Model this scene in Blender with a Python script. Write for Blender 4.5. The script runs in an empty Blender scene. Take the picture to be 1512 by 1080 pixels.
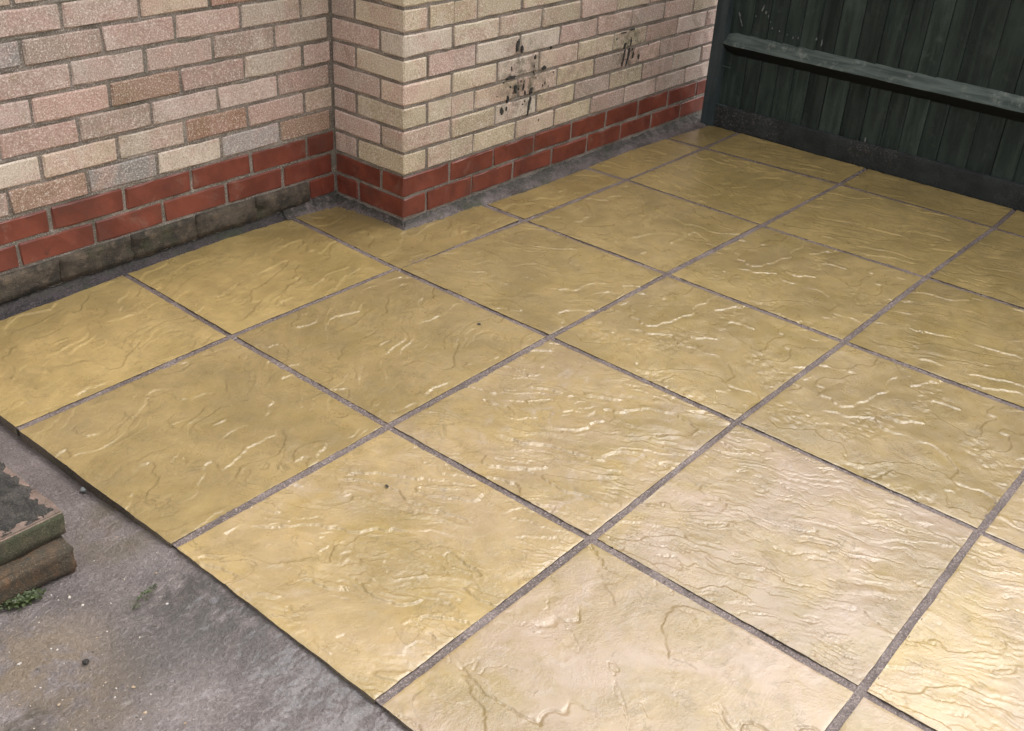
import bpy, bmesh, math, random
import numpy as np
from mathutils import Matrix, Vector

SC = bpy.context.scene
# ------------------------------------------------------------------ camera
cam_d = bpy.data.cameras.new('camera')
cam = bpy.data.objects.new('camera', cam_d)
SC.collection.objects.link(cam)
cam.matrix_world = Matrix(((0.646933, 0.354807, -0.674974, -2.310696),
                           (-0.76071, 0.361697, -0.538977, -2.339806),
                           (0.052903, 0.862141, 0.503898, 1.401785),
                           (0, 0, 0, 1)))
cam_d.sensor_width = 36.0
cam_d.lens = 36.0 * 1572.2 / 1512.0
cam_d.clip_start = 0.05
cam_d.clip_end = 2000
SC.camera = cam
# ------------------------------------------------------------------ sky: bright overcast
SUN_EL, SUN_AZ = math.radians(60), math.radians(104)      # azimuth measured clockwise from +Y
world = bpy.data.worlds.new('World')
SC.world = world
world.use_nodes = True
wn, wl = world.node_tree.nodes, world.node_tree.links
wn.clear()
sky = wn.new('ShaderNodeTexSky')
sky.sky_type = 'NISHITA'
sky.sun_disc = False
sky.sun_elevation = SUN_EL
sky.sun_rotation = SUN_AZ
sky.dust_density = 3.0
sky.air_density = 1.4
hsv = wn.new('ShaderNodeHueSaturation')
hsv.inputs['Saturation'].default_value = 0.10             # cloud cover greys the sky
bg = wn.new('ShaderNodeBackground')
bg.inputs['Strength'].default_value = 0.15
wo = wn.new('ShaderNodeOutputWorld')
wl.new(sky.outputs[0], hsv.inputs['Color'])
wl.new(hsv.outputs[0], bg.inputs['Color'])
wl.new(bg.outputs[0], wo.inputs['Surface'])
# ------------------------------------------------------------------ sun behind cloud
sun_d = bpy.data.lights.new('sun', 'SUN')
sun_d.energy = 0.8
sun_d.angle = math.radians(96)
sun_d.color = (0.99, 0.975, 1.0)
sun = bpy.data.objects.new('sun', sun_d)
SC.collection.objects.link(sun)
sdir = Vector((math.sin(SUN_AZ) * math.cos(SUN_EL), math.cos(SUN_AZ) * math.cos(SUN_EL), math.sin(SUN_EL)))
sun.rotation_euler = sdir.to_track_quat('Z', 'Y').to_euler()
sun.location = sdir * 20
# ------------------------------------------------------------------ exposure
SC.view_settings.view_transform = 'Standard'
SC.view_settings.look = 'None'
SC.view_settings.exposure = 1.22
SC.view_settings.gamma = 1.0
SC.view_settings.use_curve_mapping = False
SC.cycles.max_bounces = 4
SC.cycles.diffuse_bounces = 3
SC.cycles.glossy_bounces = 2
SC.cycles.transmission_bounces = 1
SC.cycles.caustics_reflective = False

rnd = random.Random(11)
COL = SC.collection

# ================================================================== numpy noise
_rs = np.random.RandomState(7)
_perm = _rs.permutation(512)
_perm = np.concatenate([_perm, _perm, _perm])
_ang = _rs.rand(512) * 2 * np.pi
_gx, _gy = np.cos(_ang), np.sin(_ang)


def pn(x, y, seed=0):
    x = np.asarray(x, float) + seed * 17.13
    y = np.asarray(y, float) + seed * 9.71
    xi, yi = np.floor(x).astype(int), np.floor(y).astype(int)
    xf, yf = x - xi, y - yi
    u = xf * xf * xf * (xf * (xf * 6 - 15) + 10)
    v = yf * yf * yf * (yf * (yf * 6 - 15) + 10)

    def g(i, j, dx, dy):
        h = _perm[(_perm[(xi + i) & 511] + yi + j) & 511]
        return _gx[h] * dx + _gy[h] * dy
    a = g(0, 0, xf, yf) * (1 - u) + g(1, 0, xf - 1, yf) * u
    b = g(0, 1, xf, yf - 1) * (1 - u) + g(1, 1, xf - 1, yf - 1) * u
    return (a * (1 - v) + b * v) * 1.5


def fbm(x, y, seed=0, octv=4, gain=0.5):
    t, a = 0, 1.0
    for o in range(octv):
        t = t + a * pn(x * 2 ** o, y * 2 ** o, seed + o * 3.3)
        a *= gain
    return t


def sstep(x, a, b):
    t = np.clip((x - a) / (b - a), 0, 1)
    return t * t * (3 - 2 * t)


# ================================================================== node helpers
class NT:
    def __init__(self, name):
        self.m = bpy.data.materials.new(name)
        self.m.use_nodes = True
        self.t = self.m.node_tree
        self.t.nodes.clear()
        self.out = self.n('ShaderNodeOutputMaterial')
        self.b = self.n('ShaderNodeBsdfPrincipled')
        self.t.links.new(self.b.outputs[0], self.out.inputs['Surface'])

    def n(self, typ, **kw):
        nd = self.t.nodes.new(typ)
        for k, v in kw.items():
            setattr(nd, k, v)
        return nd

    def l(self, a, b):
        self.t.links.new(a, b)

    def put(self, sock, v):
        if isinstance(v, bpy.types.NodeSocket):
            self.l(v, sock)
        elif isinstance(v, (tuple, list)) and len(v) == 3 and sock.type == 'RGBA':
            sock.default_value = (*v, 1)
        else:
            sock.default_value = v

    def coord(self, which='Object', scale=None, rot=None, shift=None):
        c = self.n('ShaderNodeTexCoord').outputs[which]
        if shift is not None:
            a = self.n('ShaderNodeVectorMath', operation='ADD')
            self.l(c, a.inputs[0])
            self.put(a.inputs[1], shift)
            c = a.outputs[0]
        if scale is not None or rot is not None:
            mp = self.n('ShaderNodeMapping')
            self.l(c, mp.inputs['Vector'])
            if scale is not None:
                mp.inputs['Scale'].default_value = scale
            if rot is not None:
                mp.inputs['Rotation'].default_value = rot
            c = mp.outputs[0]
        return c

    def noise(self, vec, scale, detail=4, rough=0.55, dist=0.0):
        nd = self.n('ShaderNodeTexNoise')
        self.l(vec, nd.inputs['Vector'])
        nd.inputs['Scale'].default_value = scale
        nd.inputs['Detail'].default_value = detail
        nd.inputs['Roughness'].default_value = rough
        nd.inputs['Distortion'].default_value = dist
        return nd.outputs['Fac']

    def vor(self, vec, scale, feature='F1', out='Distance'):
        nd = self.n('ShaderNodeTexVoronoi', feature=feature)
        self.l(vec, nd.inputs['Vector'])
        nd.inputs['Scale'].default_value = scale
        return nd.outputs[out]

    def ramp(self, v, a, b, lo=0.0, hi=1.0):
        nd = self.n('ShaderNodeMapRange', interpolation_type='SMOOTHSTEP')
        self.put(nd.inputs['Value'], v)
        nd.inputs['From Min'].default_value = a
        nd.inputs['From Max'].default_value = b
        nd.inputs['To Min'].default_value = lo
        nd.inputs['To Max'].default_value = hi
        return nd.outputs[0]

    def math(self, op, a, b=0.0):
        nd = self.n('ShaderNodeMath', operation=op)
        self.put(nd.inputs[0], a)
        self.put(nd.inputs[1], b)
        return nd.outputs[0]

    def mix(self, f, a, b, mode='MIX'):
        nd = self.n('ShaderNodeMix', data_type='RGBA', blend_type=mode)
        self.put(nd.inputs[0], f)
        self.put(nd.inputs[6], a)
        self.put(nd.inputs[7], b)
        return nd.outputs[2]

    def bump(self, h, strength=0.5, dist=0.002, normal=None):
        nd = self.n('ShaderNodeBump')
        self.put(nd.inputs['Height'], h)
        nd.inputs['Strength'].default_value = strength
        nd.inputs['Distance'].default_value = dist
        if normal is not None:
            self.l(normal, nd.inputs['Normal'])
        return nd.outputs[0]

    def near(self, vec, p, r0, r1):
        """1 close to point p, 0 beyond r1"""
        nd = self.n('ShaderNodeVectorMath', operation='DISTANCE')
        self.l(vec, nd.inputs[0])
        nd.inputs[1].default_value = p
        return self.ramp(nd.outputs['Value'], r1, r0)

    def info(self, out):
        return self.n('ShaderNodeObjectInfo').outputs[out]

    def set(self, **kw):
        for k, v in kw.items():
            self.put(self.b.inputs[k.replace('_', ' ')], v)
        return self.m

    def rvec(self, mul=40.0):
        """object coordinates shifted by a per-object random amount"""
        r = self.info('Random')
        cx = self.n('ShaderNodeCombineXYZ')
        self.l(self.math('MULTIPLY', r, mul), cx.inputs[0])
        self.l(self.math('MULTIPLY', r, mul * 1.7), cx.inputs[1])
        self.l(self.math('MULTIPLY', r, mul * 0.6), cx.inputs[2])
        return self.coord('Object', shift=cx.outputs[0])


def pos(nt):
    return nt.n('ShaderNodeNewGeometry').outputs['Position']


# ------------------------------------------------------------------ materials
def mat_slab():
    t = NT('wet_riven_concrete')
    v = t.rvec()
    low = t.noise(v, 4.0, 7, 0.68, 0.5)
    mid = t.noise(v, 14, 5, 0.62, 0.6)
    fine = t.noise(v, 260, 3, 0.7)
    c = t.mix(t.ramp(low, .36, .66), (0.222, 0.157, 0.052), (0.345, 0.244, 0.090))
    c = t.mix(t.ramp(mid, .46, .72, 0, .5), c, (0.195, 0.142, 0.056))
    c = t.mix(t.ramp(t.noise(v, 7, 5, .65, 1.1), .56, .74, 0, .45), c, (0.40, 0.285, 0.115))
    # salt bloom with a painted pinkish sky sheen, its amount carried by the object colour
    sep = t.n('ShaderNodeSeparateColor')
    t.l(t.info('Color'), sep.inputs[0])
    bl = t.math('MULTIPLY', t.ramp(t.noise(v, 4.2, 6, .66, .7), .28, .68), t.math('MULTIPLY', sep.outputs[0], .85))
    c = t.mix(bl, c, (0.44, 0.325, 0.275))
    bl2 = t.math('MULTIPLY', t.ramp(t.noise(v, 9, 6, .7, 1.2), .54, .74), t.math('MULTIPLY', sep.outputs[1], .55))
    c = t.mix(bl2, c, (0.46, 0.40, 0.40))
    # thin brown lines painting the shade of riven ledges, then brown stains
    ledge_shade = t.math('ABSOLUTE', t.math('SUBTRACT', t.noise(v, 6.5, 6, .62, 1.3), .5))
    c = t.mix(t.math('MULTIPLY', t.ramp(ledge_shade, .016, .0, 0, .55), t.ramp(t.noise(v, 8, 4, .6), .46, .60)), c, (0.125, 0.086, 0.034))
    c = t.mix(t.ramp(t.noise(v, 10, 7, .74, .8), .53, .70, 0, .42), c, (0.165, 0.118, 0.046))
    # grey dirt smudges and dark grit
    c = t.mix(t.math('MULTIPLY', t.ramp(t.noise(v, 5.5, 6, .72), .60, .72, 0, .55), t.ramp(t.noise(v, 70, 4, .7), .48, .6)), c, (0.15, 0.125, 0.095))
    c = t.mix(t.ramp(t.noise(v, 38, 5, .78), .71, .78, 0, .5), c, (0.12, 0.088, 0.045))
    c = t.mix(t.ramp(fine, .3, .7, 0, .22), c, (0.45, 0.335, 0.165))
    tone = t.math('ADD', .76, t.math('MULTIPLY', sep.outputs[2], .28))
    sc = t.n('ShaderNodeVectorMath', operation='SCALE')
    t.l(c, sc.inputs[0])
    t.l(tone, sc.inputs['Scale'])
    c = sc.outputs[0]
    rough = t.ramp(t.noise(v, 22, 4, .65), .3, .7, .26, .46)
    h = t.math('ADD', t.math('MULTIPLY', t.noise(v, 170, 3, .65), 1.0), t.math('MULTIPLY', t.noise(v, 420, 2, .6), .35))
    film = t.ramp(t.noise(v, 7, 7, .72, .6), .40, .60)          # 0 where water stands, 1 where the face has drained
    wet = t.math('ADD', .045, t.math('MULTIPLY', film, .11))
    h = t.math('MULTIPLY', h, t.math('ADD', .25, t.math('MULTIPLY', film, .75)))
    b = t.bump(h, .75, .0013)
    return t.set(Base_Color=c, Roughness=rough, Normal=b, Coat_Weight=.75, Coat_Roughness=wet, Coat_IOR=1.36, Coat_Normal=b)


def mat_mortar(name, base, dark, rough=.72, moss=0.0, bump=.9, wet=0.0):
    t = NT(name)
    v = t.coord('Object')
    c = t.mix(t.ramp(t.noise(v, 9, 5, .6), .35, .68), dark, base)
    g = t.noise(v, 240, 3, .75)
    c = t.mix(t.ramp(g, .52, .66, 0, .8), c, tuple(min(.8, q * 2.0) for q in base))
    c = t.mix(t.ramp(g, .46, .30, 0, .75), c, tuple(q * .35 for q in dark))
    if moss:
        c = t.mix(t.ramp(t.noise(v, 5, 6, .7), .52, .66, 0, moss), c, (0.035, 0.042, 0.018))
    if moss > .65:
        sx = t.n('ShaderNodeSeparateXYZ')
        t.l(v, sx.inputs[0])
        k = t.math('MULTIPLY', t.ramp(sx.outputs[2], .002, .014), t.ramp(t.noise(v, 34, 5, .75), .36, .56))
        c = t.mix(t.math('MULTIPLY', k, .85), c, (0.030, 0.028, 0.020))
    h = t.math('ADD', g, t.noise(v, 110, 4, .7))
    return t.set(Base_Color=c, Roughness=rough, Normal=t.bump(h, bump, .003), Coat_Weight=wet, Coat_Roughness=.2)


def mat_brick(name='sand_faced_brick'):
    t = NT(name)
    v = t.rvec(25)
    p = pos(t)
    base = t.info('Color')
    c = t.mix(t.ramp(t.noise(v, 9, 4, .6, .6), .42, .66, 0, .5), base, (0.47, 0.29, 0.245), 'MIX')
    c = t.mix(t.ramp(t.noise(v, 13, 5, .65, .8), .55, .74, 0, .55), c, (0.30, 0.225, 0.145))
    c = t.mix(t.ramp(t.noise(v, 6, 4, .6), .58, .72, 0, .5), c, (0.60, 0.50, 0.44))
    # sand grain speckle
    g = t.noise(v, 210, 4, .85)
    c = t.mix(t.ramp(g, .53, .63, 0, .75), c, (0.84, 0.76, 0.67))
    c = t.mix(t.ramp(g, .46, .37, 0, .6), c, (0.14, 0.095, 0.075))
    c = t.mix(t.ramp(t.noise(v, 110, 4, .8), .65, .72, 0, .7), c, (0.085, 0.060, 0.045))
    # weathering over the wall: algae and soot in loose patches
    a = t.ramp(t.noise(p, 3.1, 6, .66), .50, .70)
    c = t.mix(t.math('MULTIPLY', a, .24), c, (0.20, 0.18, 0.10))
    n = t.noise(p, 26, 5, .7)
    for q, r, amt in (((.58, 0, .39), .22, .9), ((1.24, 0, .39), .17, .85), ((.9, 0, .33), .25, .35), ((1.45, 0, .3), .25, .35)):
        k = t.math('MULTIPLY', t.near(p, q, .02, r), t.ramp(n, .42, .62, .12, 1))
        c = t.mix(t.math('MULTIPLY', k, amt), c, (0.105, 0.092, 0.062))
    h = t.math('ADD', g, t.math('MULTIPLY', t.noise(v, 90, 4, .7), 1.2))
    return t.set(Base_Color=c, Roughness=.88, Normal=t.bump(h, .75, .0028), Specular_IOR_Level=.25)


def mat_red():
    t = NT('red_engineering_brick')
    v = t.rvec(25)
    c = t.mix(t.ramp(t.noise(v, 8, 4, .6), .35, .68), (0.120, 0.027, 0.016), (0.195, 0.047, 0.027))
    c = t.mix(t.ramp(t.noise(v, 18, 5, .7, .5), .60, .72, 0, .7), c, (0.055, 0.017, 0.012))
    c = t.mix(t.ramp(t.noise(v, 210, 3, .75), .68, .76, 0, .6), c, (0.32, 0.22, 0.17))
    c = t.mix(t.ramp(t.noise(v, 11, 6, .75, .5), .56, .74, 0, .42), c, (0.25, 0.155, 0.12))
    c = t.mix(t.ramp(t.noise(pos(t), 5, 5, .7), .55, .72, 0, .45), c, (0.06, 0.035, 0.026))
    h = t.math('ADD', t.noise(v, 160, 3, .6), t.noise(v, 30, 3, .5))
    return t.set(Base_Color=c, Roughness=t.ramp(t.noise(v, 30, 4), .3, .7, .38, .62), Normal=t.bump(h, .35, .0014))


def mat_darkbrick():
    t = NT('grimy_foundation_brick')
    v = t.rvec(25)
    s = t.coord('Object', scale=(22, 22, 34))
    c = t.mix(t.ramp(t.noise(v, 12, 5, .65), .36, .66), (0.030, 0.024, 0.017), (0.105, 0.080, 0.057))
    c = t.mix(t.ramp(t.noise(s, 1.5, 4, .6), .5, .68, 0, .6), c, (0.17, 0.125, 0.085))
    c = t.mix(t.ramp(t.noise(v, 7, 5, .7), .50, .68, 0, .75), c, (0.045, 0.052, 0.022))
    g = t.noise(v, 260, 3, .75)
    c = t.mix(t.ramp(g, .58, .70, 0, .5), c, (0.24, 0.19, 0.145))
    c = t.mix(t.ramp(g, .44, .32, 0, .7), c, (0.02, 0.017, 0.012))
    h = t.math('ADD', g, t.math('MULTIPLY', t.noise(s, 2, 5, .7), 1.4))
    return t.set(Base_Color=c, Roughness=.85, Normal=t.bump(h, 1, .004))


def mat_wood(name, a, b, pale, grain=(9, 60, 2.2), amt=.35, rough=.62):
    t = NT(name)
    v = t.rvec(9)
    mp = t.n('ShaderNodeMapping')
    t.l(v, mp.inputs[0])
    mp.inputs['Scale'].default_value = grain
    g = t.noise(mp.outputs[0], 2.0, 5, .62, .4)
    c = t.mix(t.ramp(g, .33, .70), a, b)
    c = t.mix(t.ramp(t.noise(v, 3.5, 5, .65), .5, .72, 0, .5), c, tuple(q * 1.25 for q in b))
    c = t.mix(t.math('MULTIPLY', t.ramp(t.noise(v, 17, 6, .72), .54, .70), amt), c, pale)
    c = t.mix(t.ramp(t.noise(v, 190, 2, .8), .72, .78, 0, .6), c, pale)
    r = t.math('ADD', t.math('MULTIPLY', t.info('Random'), .7), .65)
    cc = t.n('ShaderNodeVectorMath', operation='SCALE')
    t.l(c, cc.inputs[0])
    t.l(r, cc.inputs['Scale'])
    h = t.math('ADD', t.math('MULTIPLY', g, 1.5), t.noise(v, 150, 4, .7))
    return t.set(Base_Color=cc.outputs[0], Roughness=rough, Normal=t.bump(h, .6, .0025), Specular_IOR_Level=.22)


def mat_gravelboard():
    t = NT('soil_splashed_timber')
    v = t.coord('Object')
    c = t.mix(t.ramp(t.noise(v, 10, 5, .6), .35, .68), (0.006, 0.008, 0.0072), (0.018, 0.0235, 0.021))
    k = t.ramp(t.noise(v, 2.2, 3, .5), .47, .60)
    sp = t.ramp(t.noise(v, 120, 5, .78), .53, .62)
    c = t.mix(t.math('MULTIPLY', t.math('MULTIPLY', k, sp), .9), c, (0.105, 0.083, 0.082))
    h = t.math('ADD', t.noise(v, 120, 5, .78), t.noise(v, 30, 4, .6))
    return t.set(Base_Color=c, Roughness=.7, Normal=t.bump(h, 1, .004))


def mat_concrete():
    t = NT('wet_screed')
    p = pos(t)
    c = t.mix(t.ramp(t.noise(p, 7, 5, .62), .35, .66), (0.112, 0.092, 0.085), (0.190, 0.159, 0.149))
    g = t.noise(p, 190, 4, .85)
    c = t.mix(t.ramp(g, .53, .65, 0, .5), c, (0.36, 0.315, 0.305))
    c = t.mix(t.ramp(g, .47, .37, 0, .6), c, (0.045, 0.037, 0.035))
    n = t.noise(p, 11, 5, .65, .6)
    n2 = t.noise(p, 32, 5, .7)
    # damp brown film beside the bricks and along the left
    for q, r, amt, col in (((-1.50, -.70, -.02), .12, .9, (.105, .085, .058)), ((-1.46, -.62, -.02), .08, .8, (.095, .078, .055)),
                           ((-1.80, -.93, -.02), .22, .75, (.17, .125, .075)), ((-1.78, -1.05, -.02), .16, .6, (.13, .10, .07)),
                           ((-1.51, -.96, -.02), .16, .95, (.058, .052, .047)), ((-1.46, -1.06, -.02), .17, .85, (.066, .061, .058)),
                           ((-1.60, -1.02, -.02), .16, .55, (.085, .078, .07)), ((-1.46, -1.27, -.02), .2, .5, (.10, .096, .095)),
                           ((-1.86, -1.02, -.02), .07, .8, (.035, .034, .032))):
        k = t.math('MULTIPLY', t.near(p, q, r * .25, r), t.ramp(t.math('ADD', t.math('MULTIPLY', n, .65), t.math('MULTIPLY', n2, .35)), .38, .56))
        c = t.mix(t.math('MULTIPLY', k, amt), c, col)
    c = t.mix(t.ramp(t.noise(p, 45, 5, .72), .66, .74, 0, .8), c, (0.035, 0.03, 0.022))
    c = t.mix(t.ramp(t.noise(p, 190, 2, .6), .74, .78, 0, .8), c, (0.55, 0.47, 0.36))
    h = t.math('ADD', t.math('MULTIPLY', g, .45), t.math('MULTIPLY', t.math('ABSOLUTE', t.math('SUBTRACT', t.noise(p, 95, 4, .6), .5)), 2.2))
    return t.set(Base_Color=c, Roughness=t.ramp(n, .35, .65, .28, .58), Normal=t.bump(h, 1.0, .0050), Coat_Weight=.8, Coat_Roughness=.12)


def mat_flat(name, col, rough=.7, var=.4, scale=60):
    t = NT(name)
    v = t.coord('Object')
    c = t.mix(t.ramp(t.noise(v, scale, 4, .7), .35, .65, 0, 1), tuple(q * (1 - var) for q in col), tuple(min(.9, q * (1 + var)) for q in col))
    return t.set(Base_Color=c, Roughness=rough, Normal=t.bump(t.noise(v, scale * 3, 4, .7), .5, .002))


def mat_pebble():
    t = NT('grit')
    g = t.n('ShaderNodeNewGeometry')
    r = t.n('ShaderNodeValToRGB')
    t.l(g.outputs['Random Per Island'], r.inputs[0])
    e = r.color_ramp.elements
    e[0].color = (.06, .05, .04, 1)
    e[1].color = (.44, .39, .31, 1)
    for p_, c_ in ((.35, (.16, .13, .11, 1)), (.6, (.34, .25, .16, 1)), (.8, (.40, .36, .33, 1))):
        k = e.new(p_)
        k.color = c_
    return t.set(Base_Color=r.outputs[0], Roughness=.45)


def mat_edging(name, a, b, moss, mcol):
    t = NT(name)
    v = t.coord('Object')
    c = t.mix(t.ramp(t.noise(v, 22, 5, .65, .5), .38, .64), a, b)
    c = t.mix(t.ramp(t.noise(v, 16, 6, .7), .38, .60, 0, moss), c, mcol)
    g = t.noise(v, 300, 3, .78)
    c = t.mix(t.ramp(g, .55, .70, 0, .45), c, (.30, .24, .16))
    c = t.mix(t.ramp(g, .45, .32, 0, .7), c, (.02, .018, .012))
    return t.set(Base_Color=c, Roughness=.82, Normal=t.bump(t.math('ADD', g, t.noise(v, 90, 4, .7)), .9, .003))


M = dict(
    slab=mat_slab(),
    side=mat_mortar('grimy_shaded_slab_side', (0.12, 0.093, 0.064), (0.06, 0.046, 0.034), .8, .3, .8),  # grime, with the shadow on the slab edge also put into the colour
    joint=mat_mortar('purple_grey_jointing_mortar', (0.176, 0.138, 0.124), (0.100, 0.075, 0.066), .75, 0, 1.0, .1),
    fillet=mat_mortar('base_mortar_fillet', (0.140, 0.112, 0.104), (0.045, 0.036, 0.031), .75, .8, 1.0),
    dirtyfillet=mat_mortar('dirty_base_mortar', (0.065, 0.047, 0.048), (0.016, 0.013, 0.013), .75, .8, 1.0),
    wallmortar=mat_mortar('weathered_wall_mortar', (0.27, 0.228, 0.192), (0.14, 0.115, 0.094), .85, .35, 1.0),
    brick=mat_brick(), red=mat_red(), dark=mat_darkbrick(),
    board=mat_wood('dark_green_stained_board', (0.015, 0.022, 0.019), (0.036, 0.049, 0.042), (0.090, 0.104, 0.090), (14, 14, 1.6), .2, .7),
    rail=mat_wood('weathered_green_rail', (0.045, 0.058, 0.052), (0.110, 0.130, 0.116), (0.26, 0.265, 0.235), (20, 2.0, 20), .5, .85),
    post=mat_wood('dark_green_post', (0.026, 0.036, 0.037), (0.050, 0.063, 0.065), (0.09, 0.095, 0.096), (14, 14, 1.5), .3, .55),
    gboard=mat_gravelboard(),
    under=mat_wood('shade_painted_underside', (0.004, 0.005, 0.005), (0.008, 0.010, 0.009), (0.02, 0.02, 0.02), (20, 2, 20), .1, .8),  # shade below the rail, put into the colour
    concrete=mat_concrete(),
    tar=mat_flat('black_tar', (0.030, 0.026, 0.022), .85, .7, 220),
    splash=mat_flat('dried_mortar_splash', (0.13, 0.14, 0.135), .85, .4, 120),
    pebble=mat_pebble(),
    edge_top=mat_edging('green_weathered_brick', (.065, .056, .034), (.125, .098, .058), .9, (.042, .048, .022)),
    edge_low=mat_edging('orange_brown_brick', (.055, .038, .022), (.15, .075, .032), .75, (.036, .033, .022)),
    edge_pink=mat_edging('pale_pink_brick', (.20, .125, .095), (.30, .20, .155), .45, (.07, .06, .05)),
    moss=mat_edging('blackened_moss', (.018, .016, .015), (.055, .046, .040), .4, (.022, .022, .014)),
    leaf=mat_flat('weed_leaf', (0.05, 0.065, 0.022), .55, .5, 80),
    soil=mat_flat('bare_soil', (0.08, 0.065, 0.05), .95, .4, 3),
)


# ================================================================== object helpers
def link(name, me, mats=None, parent=None, smooth=False, loc=None):
    o = bpy.data.objects.new(name, me)
    COL.objects.link(o)
    if mats is not None:
        for m in (mats if isinstance(mats, (list, tuple)) else [mats]):
            if me.materials.find(m.name) < 0:
                me.materials.append(m)
    if smooth:
        me.polygons.foreach_set('use_smooth', [True] * len(me.polygons))
    if parent is not None:
        o.parent = parent
    if loc is not None:
        o.location = loc
    return o


def empty(name, loc=(0, 0, 0)):
    o = bpy.data.objects.new(name, None)
    o.empty_display_size = .1
    o.location = loc
    COL.objects.link(o)
    return o


def tag(o, label=None, cat=None, group=None, kind=None):
    for k, v in (('label', label), ('category', cat), ('group', group), ('kind', kind)):
        if v:
            o[k] = v
    return o


def mesh_np(name, V, Q, tris=False):
    me = bpy.data.meshes.new(name)
    k = Q.shape[1]
    me.vertices.add(len(V))
    me.vertices.foreach_set('co', np.ascontiguousarray(V, np.float32).ravel())
    me.loops.add(Q.size)
    me.loops.foreach_set('vertex_index', np.ascontiguousarray(Q, np.int32).ravel())
    me.polygons.add(len(Q))
    me.polygons.foreach_set('loop_start', np.arange(0, Q.size, k, dtype=np.int32))
    me.update(calc_edges=True)
    return me


def grid_quads(nx, ny):
    i, j = np.meshgrid(np.arange(nx - 1), np.arange(ny - 1), indexing='ij')
    a = (i * ny + j).ravel()
    return np.stack([a, a + ny, a + ny + 1, a + 1], 1)


def skirt(V, Q, depth):
    """walls dropped from every open border edge of a quad sheet"""
    E = np.concatenate([Q[:, [0, 1]], Q[:, [1, 2]], Q[:, [2, 3]], Q[:, [3, 0]]])
    key = np.sort(E, 1)
    key = key[:, 0].astype(np.int64) * len(V) + key[:, 1]
    _, inv, cnt = np.unique(key, return_inverse=True, return_counts=True)
    B = E[cnt[inv] == 1]
    vs = np.unique(B)
    mp = np.full(len(V), -1)
    mp[vs] = np.arange(len(vs)) + len(V)
    low = V[vs].copy()
    low[:, 2] = depth
    m2 = mp + len(vs)
    W = np.stack([m2[B[:, 1]], m2[B[:, 0]], mp[B[:, 0]], mp[B[:, 1]]], 1)
    used = np.zeros(len(V) + 2 * len(vs), bool)
    Q2 = np.concatenate([Q, W])
    used[Q2.ravel()] = True
    re = np.cumsum(used) - 1
    return np.concatenate([V, low, V[vs]])[used], re[Q2]


# ================================================================== riven slab relief (metres)
def terr(n, w):
    f = np.floor(n)
    return f + sstep(n - f, .5 - w, .5 + w)


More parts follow.
